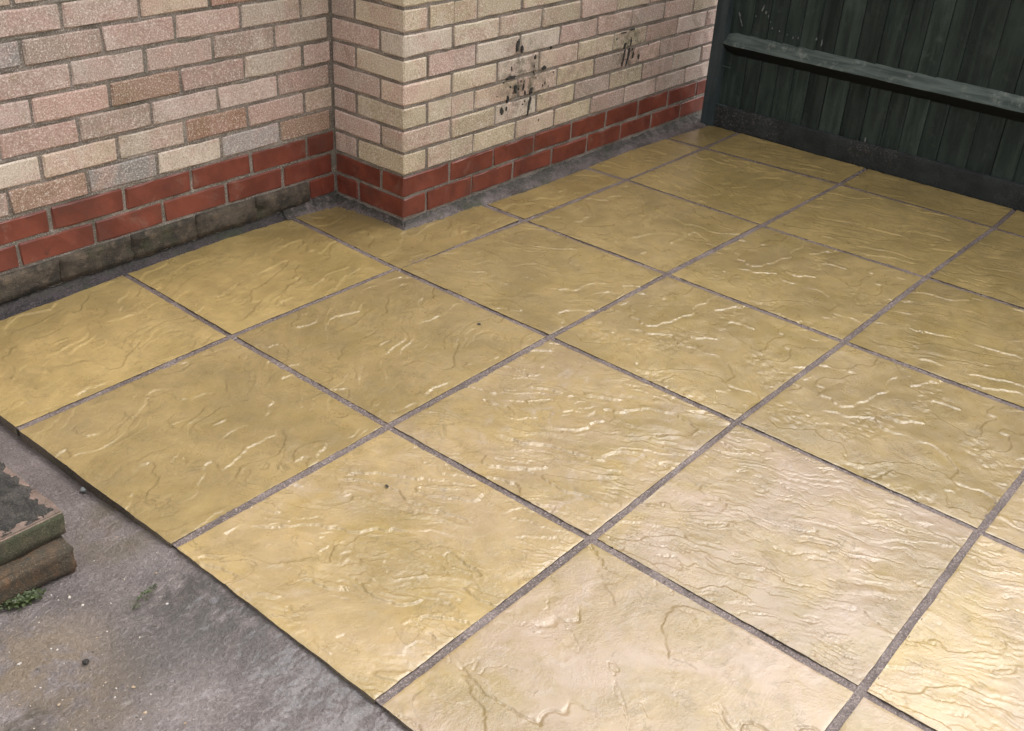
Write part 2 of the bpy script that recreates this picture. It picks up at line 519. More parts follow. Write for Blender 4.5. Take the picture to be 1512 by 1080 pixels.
def mould(kind, a, b):
    """height of the cast riven face at mould position a, b (0..0.6 m)"""
    th = {0: 24, 1: 20, 2: 18, 3: 75, 4: 26, 5: 15}[kind]
    c, s = math.cos(math.radians(th)), math.sin(math.radians(th))
    S = kind * 5.0 + 1.3
    # large lazy warp plus a small ragged one that chips the ledge lines
    wx = .030 * fbm(a * 6, b * 6, S + 1, 2) + .0060 * fbm(a * 26, b * 26, S + 11, 4, .6)
    wy = .030 * fbm(a * 6, b * 6, S + 2, 2) + .0060 * fbm(a * 26, b * 26, S + 12, 4, .6)
    x, y = a + wx, b + wy
    p, q = x * c + y * s, -x * s + y * c
    und = .0018 * fbm(a * 3.5, b * 3.5, S + 3, 2)
    msk = fbm(a * 5.0, b * 5.0, S + 5, 3)
    msk2 = fbm(a * 6.5, b * 6.5, S + 15, 3)

    def ledge(n, w, amt, lo, hi, mk):
        m = sstep(mk, lo, hi)
        return amt * m * (terr(n, w) - .85 * n)

    if kind == 0:      # soft flowing ledges
        h = ledge(1.6 * fbm(p * 2.4, q * 5.5, S, 3, .45), .024, .0029, -.35, .15, msk)
        h = h + ledge(1.8 * fbm(p * 4.5, q * 11, S + 9, 2, .4), .035, .0015, -.05, .3, msk2)
        h = h + .00025 * fbm(p * 16, q * 60, S + 6, 3)
    elif kind == 1:    # strong slaty ledges along the grain
        h = ledge(1.8 * fbm(p * 2.2, q * 6.5, S, 3, .45), .028, .0034, -.55, -.05, msk)
        h = h + ledge(2.0 * fbm(p * 4.0, q * 15, S + 9, 3, .45), .045, .0017, -.3, .2, msk2)
        h = h + .0007 * fbm(p * 20, q * 75, S + 6, 3) * sstep(fbm(a * 6, b * 6, S + 7, 2), -.1, .4)
    elif kind == 2:    # fine parallel splits, broken and of unequal length
        h = ledge(1.5 * fbm(p * 1.8, q * 8.0, S, 3, .45), .026, .0022, -.30, .15, msk)
        h = h + ledge(1.5 * fbm(p * 2.8, q * 17, S + 9, 3, .5), .040, .0012, -.05, .3, msk2)
        r = np.abs(fbm(p * 2.6, q * 13, S + 6, 4, .55))
        br = fbm(p * 9, q * 26, S + 7, 2)
        h = h - .0022 * sstep(.050 - r, 0, .050) * sstep(br, -.12, .22)
        r = np.abs(fbm(p * 5.0, q * 34, S + 16, 3, .5))
        h = h - .0010 * sstep(.08 - r, 0, .08) * sstep(fbm(a * 7, b * 7, S + 17, 3), .05, .4)
        h = h + .00022 * fbm(p * 14, q * 80, S + 8, 3)
    elif kind == 3:    # smooth with a few wandering veins
        r = np.abs(fbm(p * 2.2, q * 5.0, S + 4, 3, .5))
        h = -.0028 * sstep(.038 - r, 0, .038) * sstep(fbm(a * 4.5, b * 4.5, S + 7, 2), -.15, .15)
        r = np.abs(fbm(p * 3.4, q * 7.0, S + 14, 4, .55))
        h = h - .0014 * sstep(.03 - r, 0, .03) * sstep(fbm(a * 6, b * 6, S + 17, 2), .0, .3)
        h = h + ledge(1.6 * fbm(p * 3, q * 6, S + 9, 2, .4), .026, .0020, .05, .4, msk)
        h = h + .0005 * fbm(a * 40, b * 40, S + 6, 3) * sstep(msk2, .0, .4)
    elif kind == 4:    # rounded lobes and tongues
        h = ledge(1.35 * fbm(x * 4.4, y * 4.4, S, 3, .5), .020, .0030, -.40, .05, msk)
        h = h + .0012 * fbm(a * 48, b * 48, S + 6, 3) * sstep(msk2, .05, .45)
    else:              # broad plates with long straight splits
        h = ledge(1.5 * fbm(p * 1.4, q * 6.5, S, 3, .42), .022, .0027, -.4, .1, msk)
        h = h + ledge(1.6 * fbm(p * 2.6, q * 13, S + 9, 2, .4), .035, .0012, -.1, .3, msk2)
        h = h + .0003 * fbm(p * 14, q * 70, S + 6, 3)
    return h * 1.05 + und


# ------------------------------------------------------------------ joint crossings, hand laid, metres
P = {(0, 1): (-1.4542, -0.2343), (1, 1): (-0.852, -0.215), (2, 1): (-0.2404, -0.2119), (3, 1): (0.3449, -0.2366),
     (4, 1): (0.9377, -0.244), (5, 1): (1.4953, -0.2462), (0, 2): (-1.4472, -0.8265), (1, 2): (-0.8589, -0.8192),
     (2, 2): (-0.2402, -0.8135), (3, 2): (0.3446, -0.8149), (4, 2): (0.9289, -0.8264), (5, 2): (1.5352, -0.8319),
     (0, 3): (-1.4485, -1.4109), (1, 3): (-0.8551, -1.4118), (2, 3): (-0.2497, -1.4045), (3, 3): (0.3388, -1.4132),
     (4, 3): (0.9423, -1.4118), (5, 3): (1.5444, -1.4226), (1, 4): (-0.8572, -2.0067), (2, 4): (-0.2512, -2.0007),
     (0, 4): (-1.452, -2.008), (3, 4): (0.342, -2.004), (4, 4): (0.94, -2.007), (5, 4): (1.545, -2.012)}
FX = 1.796                                   # foot of the fence
for j_, y_ in ((1, -.240), (2, -.828), (3, -1.416), (4, -2.012)):
    P[(6, j_)] = (FX, y_)
for i_, x_ in enumerate((-1.452, -.855, -.247, .342, .942, 1.545, FX)):
    P[(i_, 5)] = (x_, -2.606)
    P[(i_, 6)] = (x_, -3.204)
# top edge of the first row follows the house wall
TOPX = (-1.47, -1.23, -1.05, -.845, -.52, -.2, -.02, .0, .12, .345, .60, .93, 1.23, 1.48, 1.72, 1.8)
TOPY = (.272, .280, .286, .303, .318, .312, .300, -.020, -.032, -.046, -.062, -.060, -.055, -.070, -.090, -.095)
NX, NY = -.016, -.020                        # notch of the slab that wraps the house corner


def topy(x):
    return np.interp(x, TOPX, TOPY)


for i_, x_ in enumerate((-1.458, -.842, -.214, .352, .930, 1.482, FX)):
    P[(i_, 0)] = (x_, float(topy(x_)))

# ================================================================== ground
g = link('ground', mesh_np('ground', np.array([(-150, -150, -.075), (150, -150, -.075), (150, 150, -.075), (-150, 150, -.075)], float), np.array([[0, 1, 2, 3]])), M['soil'])
tag(g, 'bare soil ground under and around the patio', kind='structure')

# ------------------------------------------------------------------ concrete path in front of the paving
def path_height(x, y):
    z = -.021 + .0020 * fbm(x * 9, y * 9, 3, 3) + .0006 * fbm(x * 42, y * 42, 5, 3)
    rip = pn(x * 70 + 14 * pn(x * 6, y * 6, 4), y * 115, 9) + .6 * pn(x * 150, y * 190, 12)
    z = z + .00035 * rip * sstep(-y, .80, 1.0)
    z = z + .0008 * pn(x * 210, y * 210, 14) * (1 - sstep(-y, .85, 1.05))
    d = -1.4505 - x                                  # distance to the paving edge
    fil = sstep(-y, .45, .95)
    z = z + fil * .0135 * (1 - sstep(d + .010 * fbm(x * 20, y * 20, 8, 3), -.01, .11))
    z = z - (1 - fil) * .006 * (1 - sstep(d, .0, .03))
    return z


xs = np.concatenate([np.linspace(-4.2, -2.05, 30)[:-1], np.linspace(-2.05, -1.446, 240)])
ys = np.concatenate([np.linspace(-3.2, -1.75, 40)[:-1], np.linspace(-1.75, -.10, 600)[:-1], np.linspace(-.10, .32, 20)])
X, Y = np.meshgrid(xs, ys, indexing='ij')
V = np.stack([X.ravel(), Y.ravel(), path_height(X.ravel(), Y.ravel())], 1)
Vk, Qk = skirt(V, grid_quads(len(xs), len(ys)), -.074)
path = link('concrete_path', mesh_np('concrete_path', Vk, Qk), M['concrete'], smooth=True)
tag(path, 'rough wet purple grey concrete beside the paving', kind='structure')

# ------------------------------------------------------------------ patio: sub-base, slabs, joints
me = bpy.data.meshes.new('patio')
bm = bmesh.new()
bmesh.ops.create_cube(bm, size=1, matrix=Matrix.Translation((.178, -1.44, -.055)) @ Matrix.Diagonal((3.236, 3.52, .03, 1)))
bm.to_mesh(me)
patio = tag(link('patio', me, M['joint']), 'wet ochre riven paving slabs laid in a square grid with grey joints', kind='structure')

# (mould, quarter turns, salt bloom and painted sheen, white film, resolution)
SL = {
    (0, 0): (0, 0, .05, 0, 190), (1, 0): (5, 0, .0, 0, 170), (2, 0): (0, 2, .05, .1, 170), (3, 0): (4, 1, 0, 0, 110), (4, 0): (5, 3, 0, 0, 100), (5, 0): (4, 0, 0, 0, 60),
    (0, 1): (0, 2, .10, .05, 230), (1, 1): (0, 0, .12, .1, 220), (2, 1): (0, 1, .08, 0, 180), (3, 1): (4, 2, .05, 0, 150), (4, 1): (4, 0, 0, 0, 120), (5, 1): (5, 3, 0, 0, 100),
    (0, 2): (1, 3, .30, .35, 290), (1, 2): (1, 1, .35, .75, 260), (2, 2): (4, 3, .15, .1, 220), (3, 2): (4, 3, .10, .1, 190), (4, 2): (5, 3, .04, 0, 150), (5, 2): (5, 1, 0, 0, 100),
    (0, 3): (3, 0, .75, .45, 290), (1, 3): (2, 3, .70, .35, 290), (2, 3): (4, 3, .20, .1, 240), (3, 3): (5, 3, .10, 0, 190), (4, 3): (2, 1, .05, 0, 140), (5, 3): (5, 3, 0, 0, 70),
    (0, 4): (3, 2, .6, .4, 120), (1, 4): (2, 3, .45, .5, 270), (2, 4): (2, 1, .35, .2, 200), (3, 4): (1, 3, .2, .1, 100), (4, 4): (4, 1, .1, 0, 70), (5, 4): (5, 3, .1, 0, 50),
    (0, 5): (1, 3, .3, .3, 60), (1, 5): (4, 0, .3, .3, 60), (2, 5): (2, 3, .3, .2, 60), (3, 5): (3, 1, .3, .2, 60), (4, 5): (0, 3, .2, .1, 60), (5, 5): (5, 3, .1, 0, 40),
}
HG = .0090                                   # half a joint


def make_slab(i, j, kind, rot, bloom_sheen, film, n):
    A, B_, C_, D = [np.array(P[k]) for k in ((i, j + 1), (i + 1, j + 1), (i + 1, j), (i, j))]   # bottom-left, bottom-right, top-right, top-left
    r = random.Random(i * 31 + j * 7)
    Lx = max(.08, float(np.linalg.norm(B_ - A)))
    Ly = max(.08, float(np.linalg.norm(D - A)))
    nx = max(24, int(n * min(1, Lx / .6)))
    ny = max(24, int(n * min(1, Ly / .6)))
    if i == 2 and j == 0:
        ny = int(n * .9)
    hl, hr, hb, ht = [HG + r.uniform(-.0018, .0018) for _ in range(4)]
    if i == 0:
        hl = -.002
    if i == 5:
        hr = .004
    u = np.linspace(0, 1, nx)
    v = np.linspace(0, 1, ny)
    # a finer first ring so that the arris reads
    u[1], u[-2] = .0035 / Lx, 1 - .0035 / Lx
    v[1], v[-2] = .0035 / Ly, 1 - .0035 / Ly
    U, W = np.meshgrid(u, v, indexing='ij')
    if (i, j) == (2, 0):
        x0, x1 = P[(2, 1)][0] + hl, P[(3, 1)][0] - hr
        y0, y1 = -.2205, .300
        xs_, ys_ = x0 + u * (x1 - x0), y0 + hb * .3 + v * (y1 - y0)
        ix, iy = np.argmin(abs(xs_ - NX)), np.argmin(abs(ys_ - NY))
        xs_[ix], ys_[iy] = NX, NY
        XX, YY = np.meshgrid(xs_, ys_, indexing='ij')
        XX = XX + (W * .52) * .045 * (1 - U)            # the left side follows its joint
        d = np.minimum(np.minimum(U * (x1 - x0), (1 - U) * (x1 - x0)), np.minimum(W, 1 - W) * (y1 - y0))
        d = np.minimum(d, np.maximum(NX - XX, NY - YY))
        Q = grid_quads(nx, ny)
        ci, cj = np.divmod(Q[:, 0], ny)
        Q = Q[~((ci >= ix) & (cj >= iy))]
    else:
        e = .0011
        wl = e * fbm(W * 9, i + .37, j + 2, 3)
        wr = e * fbm(W * 9, i + 5.3, j + 4, 3)
        wb = e * fbm(U * 9, j + 9.3, i + 3, 3)
        wt = e * fbm(U * 9, j + 7.7, i + 6, 3)
        Uc = (hl + wl) / Lx + U * (1 - (hl + wl + hr + wr) / Lx)
        if j == 0:
            wt = wt * 3
            ht = .002
        Wc = (hb + wb) / Ly + W * (1 - (hb + wb + ht + wt) / Ly)
        XX = (A[0] * (1 - Uc) + B_[0] * Uc) * (1 - Wc) + (D[0] * (1 - Uc) + C_[0] * Uc) * Wc
        YY = (A[1] * (1 - Uc) + B_[1] * Uc) * (1 - Wc) + (D[1] * (1 - Uc) + C_[1] * Uc) * Wc
        if j == 0:
            top = topy(XX)
            bot = A[1] * (1 - Uc) + B_[1] * Uc
            YY = bot + (top - bot) * Wc
        d = np.minimum(np.minimum(U, 1 - U) * Lx, np.minimum(W, 1 - W) * Ly)
        Q = grid_quads(nx, ny)
    cx, cy = float(XX.mean()), float(YY.mean())
    a, b = XX - A[0], YY - A[1]
    for _ in range(rot % 4):
        a, b = b, .6 - a
    H = mould(kind, a, b)
    k = 1 - np.clip(d / .008, 0, 1)
    Z = H * (1 - .55 * k * k) - .0004 * k ** 4 - .0007 * np.clip(fbm(a * 45, b * 45, 33, 3), 0, 1) * k ** 2
    tilt = (r.uniform(-.0016, .0016), r.uniform(-.0016, .0016), r.uniform(-.0008, .0008))
    Z = Z + tilt[0] * (U - .5) + tilt[1] * (W - .5) + tilt[2]
    V = np.stack([XX.ravel() - cx, YY.ravel() - cy, Z.ravel()], 1)
    Q0 = Q
    V, Q = skirt(V, Q, -.038)
    nt_ = len(Q0)
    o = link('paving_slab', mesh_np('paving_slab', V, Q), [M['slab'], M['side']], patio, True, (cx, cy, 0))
    mi = np.zeros(len(o.data.polygons), np.int32)
    mi[nt_:] = 1
    o.data.polygons.foreach_set('material_index', mi)
    sm = np.ones(len(mi), bool)
    sm[nt_:] = False
    o.data.polygons.foreach_set('use_smooth', sm)
    o.color = (bloom_sheen, film, random.Random(i * 13 + j * 57 + 2).random(), 1)
    return o


for (i_, j_), a_ in SL.items():
    make_slab(i_, j_, *a_)


def strip(pts, half, zoff, seed, step=.004, across=13):
    """a ribbon of rough mortar along a polyline on the ground"""
    pts = np.array(pts, float)
    seg = np.linalg.norm(np.diff(pts, axis=0), axis=1)
    s = np.concatenate([[0], np.cumsum(seg)])
    n = max(8, int(s[-1] / step))
    t = np.linspace(0, s[-1], n)
    x, y = np.interp(t, s, pts[:, 0]), np.interp(t, s, pts[:, 1])
    dx, dy = np.gradient(x), np.gradient(y)
    L = np.hypot(dx, dy)
    nx, ny = -dy / L, dx / L
    w = np.linspace(-1, 1, across)
    X = x[:, None] + nx[:, None] * w * half
    Y = y[:, None] + ny[:, None] * w * half
    Z = zoff + .0026 * np.abs(w)[None, :] ** 2 - .0052 * np.clip(np.abs(w)[None, :] - .70, 0, 1) / .3 + .0013 * fbm(X * 60, Y * 60, seed, 4, .6) + .0018 * pn(X * 8, Y * 8, seed + 4) + .0008 * pn(X * 260, Y * 260, seed + 2)
    return np.stack([X.ravel(), Y.ravel(), Z.ravel()], 1), grid_quads(n, across)


def merge(parts):
    V, Q, o = [], [], 0
    for v, q in parts:
        V.append(v)
        Q.append(q + o)
        o += len(v)
    return np.concatenate(V), np.concatenate(Q)


for j_ in range(1, 6):
    v_, q_ = strip([P[(i_, j_)] for i_ in range(7)], .0150, -.0030, 40 + j_)
    link('mortar_joint', mesh_np('mortar_joint', v_, q_[:, ::-1]), M['joint'], patio, True)
for i_ in range(1, 6):
    v_, q_ = strip([P[(i_, j_)] for j_ in range(7)], .0148, -.0036, 60 + i_)
    link('mortar_joint', mesh_np('mortar_joint', v_, q_[:, ::-1]), M['joint'], patio, True)

# ================================================================== brickwork
wall = tag(empty('house_wall', (0, 0, 0)), 'stepped house wall of pale buff bricks above two courses of red brick', 'wall')
Z0, CH, BH = .030, .075, .065                # first bed, course height, brick height
LY = .330                                    # plane of the set-back wall


def box_mesh(name, sx, sy, sz, bev, seed, jit=.0017, cuts=3):
    r = random.Random(seed)
    bm = bmesh.new()
    bmesh.ops.create_cube(bm, size=1, matrix=Matrix.Diagonal((sx, sy, sz, 1)))
    bmesh.ops.bevel(bm, geom=list(bm.edges), offset=bev, segments=1, affect='EDGES', profile=.6)
    ax = max(range(3), key=lambda k: (sx, sy, sz)[k])
    for c in range(1, cuts + 1):
        co = [0, 0, 0]
        no = [0, 0, 0]
        co[ax] = ((sx, sy, sz)[ax]) * (c / (cuts + 1) - .5)
        no[ax] = 1
        bmesh.ops.bisect_plane(bm, geom=list(bm.verts) + list(bm.edges) + list(bm.faces), plane_co=co, plane_no=no)
    for v in bm.verts:
        v.co += Vector([r.uniform(-jit, jit) for _ in range(3)])
    me = bpy.data.meshes.new(name)
    bm.to_mesh(me)
    bm.free()
    return me


def worn_box(name, s, bev, seed, amp):
    bm = bmesh.new()
    bmesh.ops.create_cube(bm, size=1, matrix=Matrix.Diagonal((*s, 1)))
    bmesh.ops.bevel(bm, geom=list(bm.edges), offset=bev, segments=3, affect='EDGES')
    for _ in range(2):
        bmesh.ops.subdivide_edges(bm, edges=[e for e in bm.edges if e.calc_length() > .018], cuts=1, use_grid_fill=True)
    bmesh.ops.triangulate(bm, faces=[f for f in bm.faces if len(f.verts) > 4])
    bm.normal_update()
    for v in bm.verts:
        v.co += v.normal * amp * float(fbm(v.co.x * 45 + v.co.z * 31, v.co.y * 45 - v.co.z * 17, seed, 3))
    me = bpy.data.meshes.new(name)
    bm.to_mesh(me)
    bm.free()
    return me


_cache = {}


def brick(sx, sy, sz, cx, cy, cz, mat, color=None, parent=wall, var=None, bev=.0042, name='brick', jit=.0017):
    var = rnd.randrange(5) if var is None else var
    key = (round(sx, 4), round(sy, 4), round(sz, 4), mat.name, var, bev)
    if key not in _cache:
        _cache[key] = box_mesh(name, sx, sy, sz, bev, hash(key[:3]) % 9999 + var * 13, jit)
        _cache[key].materials.append(mat)
    o = bpy.data.objects.new(name, _cache[key])
    COL.objects.link(o)
    o.parent = parent
    o.location = (cx, cy, cz)
    o.rotation_euler = (rnd.uniform(-.006, .006), rnd.uniform(-.004, .004), rnd.uniform(-.006, .006))
    if color:
        o.color = (*color, 1)
    return o


BUFF = [(.46, .376, .270), (.49, .410, .305), (.44, .355, .240), (.50, .42, .34), (.47, .362, .275), (.43, .358, .250)]
PINK = [(.42, .305, .255), (.39, .28, .235), (.44, .325, .275), (.39, .30, .25), (.42, .285, .235), (.36, .275, .225), (.44, .345, .30)]
BROWN = [(.27, .155, .105), (.31, .20, .14)]
GREY = [(.26, .24, .225), (.40, .355, .335)]


def pick(lst):
    c = rnd.choice(lst)
    f = rnd.uniform(.90, 1.26)
    return tuple(q * f for q in c)


DEPTH = .1025
NPART = 13                                   # courses built brick by brick


def zc(k):
    return Z0 + CH * (k - 1) + BH / 2


bulk = []                                    # bricks far above the picture


def put(x0, x1, plane, k, kind, color=None, **kw):
    """stretcher or part brick on a wall that faces -Y"""
    x0 += rnd.uniform(-.0012, .0012)
    x1 += rnd.uniform(-.0012, .0012)
    L = round((x1 - x0) / .004) * .004
    proud = rnd.uniform(-.0012, .0012)
    c = ((x0 + x1) / 2, plane + DEPTH / 2 + proud, zc(k) + rnd.uniform(-.001, .001))
    if k > NPART:
        bulk.append((c, (L, DEPTH, BH)))
        return None
    return brick(L, DEPTH, BH, *c, M[kind], color, **kw)


NC = 33
worn = []
for k in range(1, NC + 1):
    # --- right-hand wall, plane y = 0, from the corner at x = 0
    kind = 'red' if k <= 2 else 'brick'
    odd = k % 2 == 1
    # quoin
    col = pick(BUFF)
    if k <= NPART:
        if odd:
            o = brick(DEPTH, .215, BH, DEPTH / 2, .1075, zc(k), M[kind], col)
        else:
            o = brick(.215, DEPTH, BH, .1075, DEPTH / 2, zc(k), M[kind], col)
    else:
        bulk.append(((.0513, .1075, zc(k)), (DEPTH, .215, BH)) if odd else ((.1075, .0513, zc(k)), (.215, DEPTH, BH)))
    x = .1125 if odd else .225
    first = True
    while x < 1.98:
        x1 = x + .215
        col = pick(BUFF + BUFF + PINK[:2]) if x < .9 else pick(BUFF + PINK + PINK)
        if odd and first and 1 <= k <= 9:
            # the hairline crack splits this brick
            o1 = put(x, .2195, 0, k, kind, col, bev=.0012)
            o2 = put(.2207, x1, 0, k, kind, tuple(q * .96 for q in col), bev=.0012)
            if o1 and o2:
                o1.location.z = o2.location.z
        else:
            put(x, x1, 0, k, kind, col)
        first = False
        x += .225
    # --- return, plane x = 0, from the corner back to the set-back wall
    y0, y1 = (.225, .328) if odd else (.1125, .328)
    c = (DEPTH / 2 + rnd.uniform(-.001, .001), (y0 + y1) / 2, zc(k))
    if k <= NPART:
        brick(DEPTH, y1 - y0, BH, *c, M[kind], pick(PINK))
    else:
        bulk.append((c, (DEPTH, y1 - y0, BH)))
    # --- set-back wall, plane y = LY, going left from the inner corner
    kind = 'dark' if k == 1 else 'red' if k <= 3 else 'brick'
    x = -.004 if odd else -.016
    first = True
    while x > -2.15:
        Lb = .111 if (odd and first) else (.203 if first else .215)
        x0 = x - Lb
        col = pick(PINK + BUFF[3:5])
        if kind == 'brick':
            q = rnd.random()
            if q < .07:
                col = pick(BROWN)
            elif q < .13:
                col = pick(GREY)
        # bricks that stand out in the photograph
        if (k, round(x0, 1)) == (8, -1.0):
            col = BROWN[0]
        if k == 4 and abs(x0 + .91) < .08:
            col = GREY[0]
        if k == 4 and abs(x0 + 1.13) < .08:
            col = BROWN[1]
        if k == 4 and first:
            col = BROWN[1]
        kd = 'red' if (k == 1 and first) else kind
        if k == 1 and not first:
            worn.append(((x0 + x) / 2, x - x0 + .011, k))
        else:
            put(x0, x, LY, k, kd, col)
        x = x0 - .010
        first = False

# -- buried foundation course, furred over with dirt
for q, (xc_, L_, k) in enumerate(worn):
    o = link('brick', worn_box('brick', (L_ - .002, .10, BH + .010), .003, 60 + q, .0075), M['dark'], wall, True)
    o.location = (xc_, LY + .044, zc(k) - .002)

# -- upper courses as one part
bm = bmesh.new()
for c, s in bulk:
    bmesh.ops.create_cube(bm, size=1, matrix=Matrix.Translation(c) @ Matrix.Diagonal((*s, 1)))
me = bpy.data.meshes.new('upper_bricks')
bm.to_mesh(me)
bm.free()
ob = link('upper_bricks', me, M['brick'], wall)
ob.color = (.40, .29, .215, 1)
ob['kind'] = 'stuff'

# -- mortar body, its joints set 5 mm behind the brick faces
HT = Z0 + CH * NC
RC = .0042
bm = bmesh.new()
prof = [(-2.16, LY + RC), (RC, LY + RC), (RC, RC), (1.99, RC), (1.99, .30), (.30, .30), (.30, .60), (-2.16, .60)]
lo = [bm.verts.new((x, y, -.06)) for x, y in prof]
hi = [bm.verts.new((x, y, HT)) for x, y in prof]
n_ = len(prof)
for q in range(n_):
    bm.faces.new((lo[q], lo[(q + 1) % n_], hi[(q + 1) % n_], hi[q]))
bm.faces.new(hi)
bmesh.ops.recalc_face_normals(bm, faces=bm.faces)
me = bpy.data.meshes.new('mortar')
bm.to_mesh(me)
bm.free()
link('mortar', me, M['wallmortar'], wall)


# -- mortar squeezed out of the bed joints: rough ribbons so the beds are not ruled lines
def bed(x0, x1, plane, axis, z, seed):
    L = abs(x1 - x0)
    n = max(6, int(L / .007))
    t = np.linspace(0, 1, n)
    prof = np.array([(-.0056, 0), (-.0048, .35), (-.003, .7), (-.0044, 1)])
    s = x0 + t * (x1 - x0)
    Z = z + .0105 * (prof[:, 1][None, :] - .5) + 0 * s[:, None]
    d = .0052 - .0030 * np.clip(.35 + 1.4 * fbm(s * 14, z * 40, seed, 4), 0, 1)[:, None] * np.array([.2, 1, .9, .1])[None, :]
    d = d + .0006 * pn(s[:, None] * 160, Z * 300, seed + 3)
    if axis == 'x':
        V = np.stack([np.repeat(s, 4), (plane + d).ravel(), Z.ravel()], 1)
    else:
        V = np.stack([(plane + d).ravel(), np.repeat(s, 4), Z.ravel()], 1)
    return V, grid_quads(n, 4)


for k in range(1, NPART):
    z = Z0 + CH * k - .005
    parts = [bed(-1.6, .004, LY, 'x', z, k * 3), bed(.004, 1.9, 0, 'x', z, k * 3 + 1), bed(LY, .004, 0, 'y', z, k * 3 + 2)]
    v_, q_ = merge(parts)
    o = link('bed_joint', mesh_np('bed_joint', v_, q_), M['wallmortar'], wall, True)


# -- mortar fillet where the paving meets the wall
def fillet(name, pts, outs, mat, zh, seed, zw=-.004):
    """pts: foot polyline on the wall face, outs: matching outer polyline on the slabs"""
    pts, outs = np.array(pts, float), np.array(outs, float)
    s = np.concatenate([[0], np.cumsum(np.linalg.norm(np.diff(pts, axis=0), axis=1))])
    n = max(10, int(s[-1] / .0035))
    t = np.linspace(0, s[-1], n)
    p = np.stack([np.interp(t, s, pts[:, k]) for k in (0, 1)], 1)
    q = np.stack([np.interp(t, s, outs[:, k]) for k in (0, 1)], 1)
    w = np.linspace(-.15, 1.12, 23)
    X = p[:, None, 0] * (1 - w) + q[:, None, 0] * w
    Y = p[:, None, 1] * (1 - w) + q[:, None, 1] * w
    wob = .12 * fbm(X * 18, Y * 18, seed, 4)
    h = np.clip(1 - (w[None, :] + wob), 0, 1.1)
    Z = zw + (zh - zw) * h ** 1.2 + .0042 * fbm(X * 55, Y * 55, seed + 1, 4) + .0022 * pn(X * 190, Y * 190, seed + 2)
    V = np.stack([X.ravel(), Y.ravel(), Z.ravel()], 1)
    return link(name, mesh_np(name, V, grid_quads(n, 23)), mat, wall, True)


fillet('base_fillet', [(-2.1, LY), (-1.2, LY), (-.85, LY), (-.45, LY), (-.2, LY)],
       [(-2.1, .268), (-1.2, .275), (-.85, .298), (-.45, .313), (-.2, .306)], M['dirtyfillet'], .018, 3)
fillet('base_fillet', [(-.24, LY), (-.12, LY), (0, LY)], [(-.24, .303), (-.12, .292), (-.05, .270)], M['fillet'], .030, 13)
fillet('base_fillet', [(0, LY + .02), (0, .25), (0, .12), (0, .0), (-.003, -.012)], [(-.055, .262), (-.034, .20), (-.022, .12), (-.020, .0), (-.018, -.022)], M['fillet'], .017, 23)
fillet('base_fillet', [(-.006, 0), (.1, 0), (.35, 0), (.9, 0), (1.2, 0), (1.5, 0), (1.85, 0)],
       [(-.014, -.022), (.1, -.034), (.35, -.050), (.9, -.064), (1.2, -.060), (1.5, -.075), (1.85, -.098)], M['fillet'], .017, 33)

# -- tar splashed on the right-hand wall
TAR = [(0.541, 0.511, 0.02, 0.048, 0.1), (0.568, 0.498, 0.014, 0.028, 0.1), (0.515, 0.44, 0.012, 0.022, -0.1), (0.515, 0.407, 0.077, 0.016, 0.0),
       (0.642, 0.457, 0.015, 0.017, 0.1), (0.695, 0.412, 0.038, 0.016, 0), (0.542, 0.365, 0.024, 0.031, 0.1), (0.504, 0.336, 0.018, 0.029, 0),
       (0.63, 0.341, 0.022, 0.03, 0.1), (0.623, 0.286, 0.016, 0.068, 0.22), (0.475, 0.298, 0.02, 0.025, 0), (0.499, 0.303, 0.009, 0.016, 0),
       (0.707, 0.356, 0.006, 0.012, 0), (0.727, 0.341, 0.005, 0.01, 0), (0.515, 0.375, 0.008, 0.009, 0), (0.586, 0.362, 0.010, 0.023, 0.1),
       (0.597, 0.341, 0.008, 0.016, 0), (1.196, 0.416, 0.019, 0.021, 0.1), (1.235, 0.423, 0.010, 0.032, 0.1), (1.195, 0.369, 0.012, 0.065, 0.15),
       (1.228, 0.378, 0.018, 0.048, 0.1), (1.261, 0.368, 0.010, 0.022, 0.1), (1.3, 0.357, 0.017, 0.022, 0.1), (1.186, 0.346, 0.012, 0.017, 0),
       (1.22, 0.346, 0.010, 0.03, 0.1), (1.18, 0.466, 0.05, 0.005, 0), (1.24, 0.470, 0.05, 0.005, 0)]


def blob(name, c, w, h, lean, seed, mat, parent, face='y', thick=.0015):
    """a thin irregular dried splash, standing proud of an upright face"""
    r = random.Random(seed)
    n = 22
    a = [2 * math.pi * q / n for q in range(n)]
    rr = []
    base = [r.uniform(.45, 1.12) for _ in range(n)]
    for q in range(n):
        rr.append(.5 * base[q] + .25 * base[q - 1] + .25 * base[(q + 1) % n] if q % 3 else base[q])
    bm = bmesh.new()
    out, top = [], []
    for q in range(n):
        s, z = math.cos(a[q]) * rr[q] * w / 2, math.sin(a[q]) * rr[q] * h / 2
        s += lean * z
        out.append((s, z))
    def vert(s, z, d):
        return bm.verts.new((c[0] + s, c[1] - d, c[2] + z) if face == 'y' else (c[0] - d, c[1] + s, c[2] + z))
    o_ = [vert(s, z, -.003) for s, z in out]
    m_ = [vert(s * .93, z * .93, thick) for s, z in out]
    for q in range(n):
        bm.faces.new((o_[q], o_[(q + 1) % n], m_[(q + 1) % n], m_[q]))
    bm.faces.new(m_)
    bmesh.ops.triangulate(bm, faces=[f for f in bm.faces if len(f.verts) > 4])
    bmesh.ops.recalc_face_normals(bm, faces=bm.faces)
    me = bpy.data.meshes.new(name)
    bm.to_mesh(me)
    bm.free()
    return link(name, me, mat, parent)


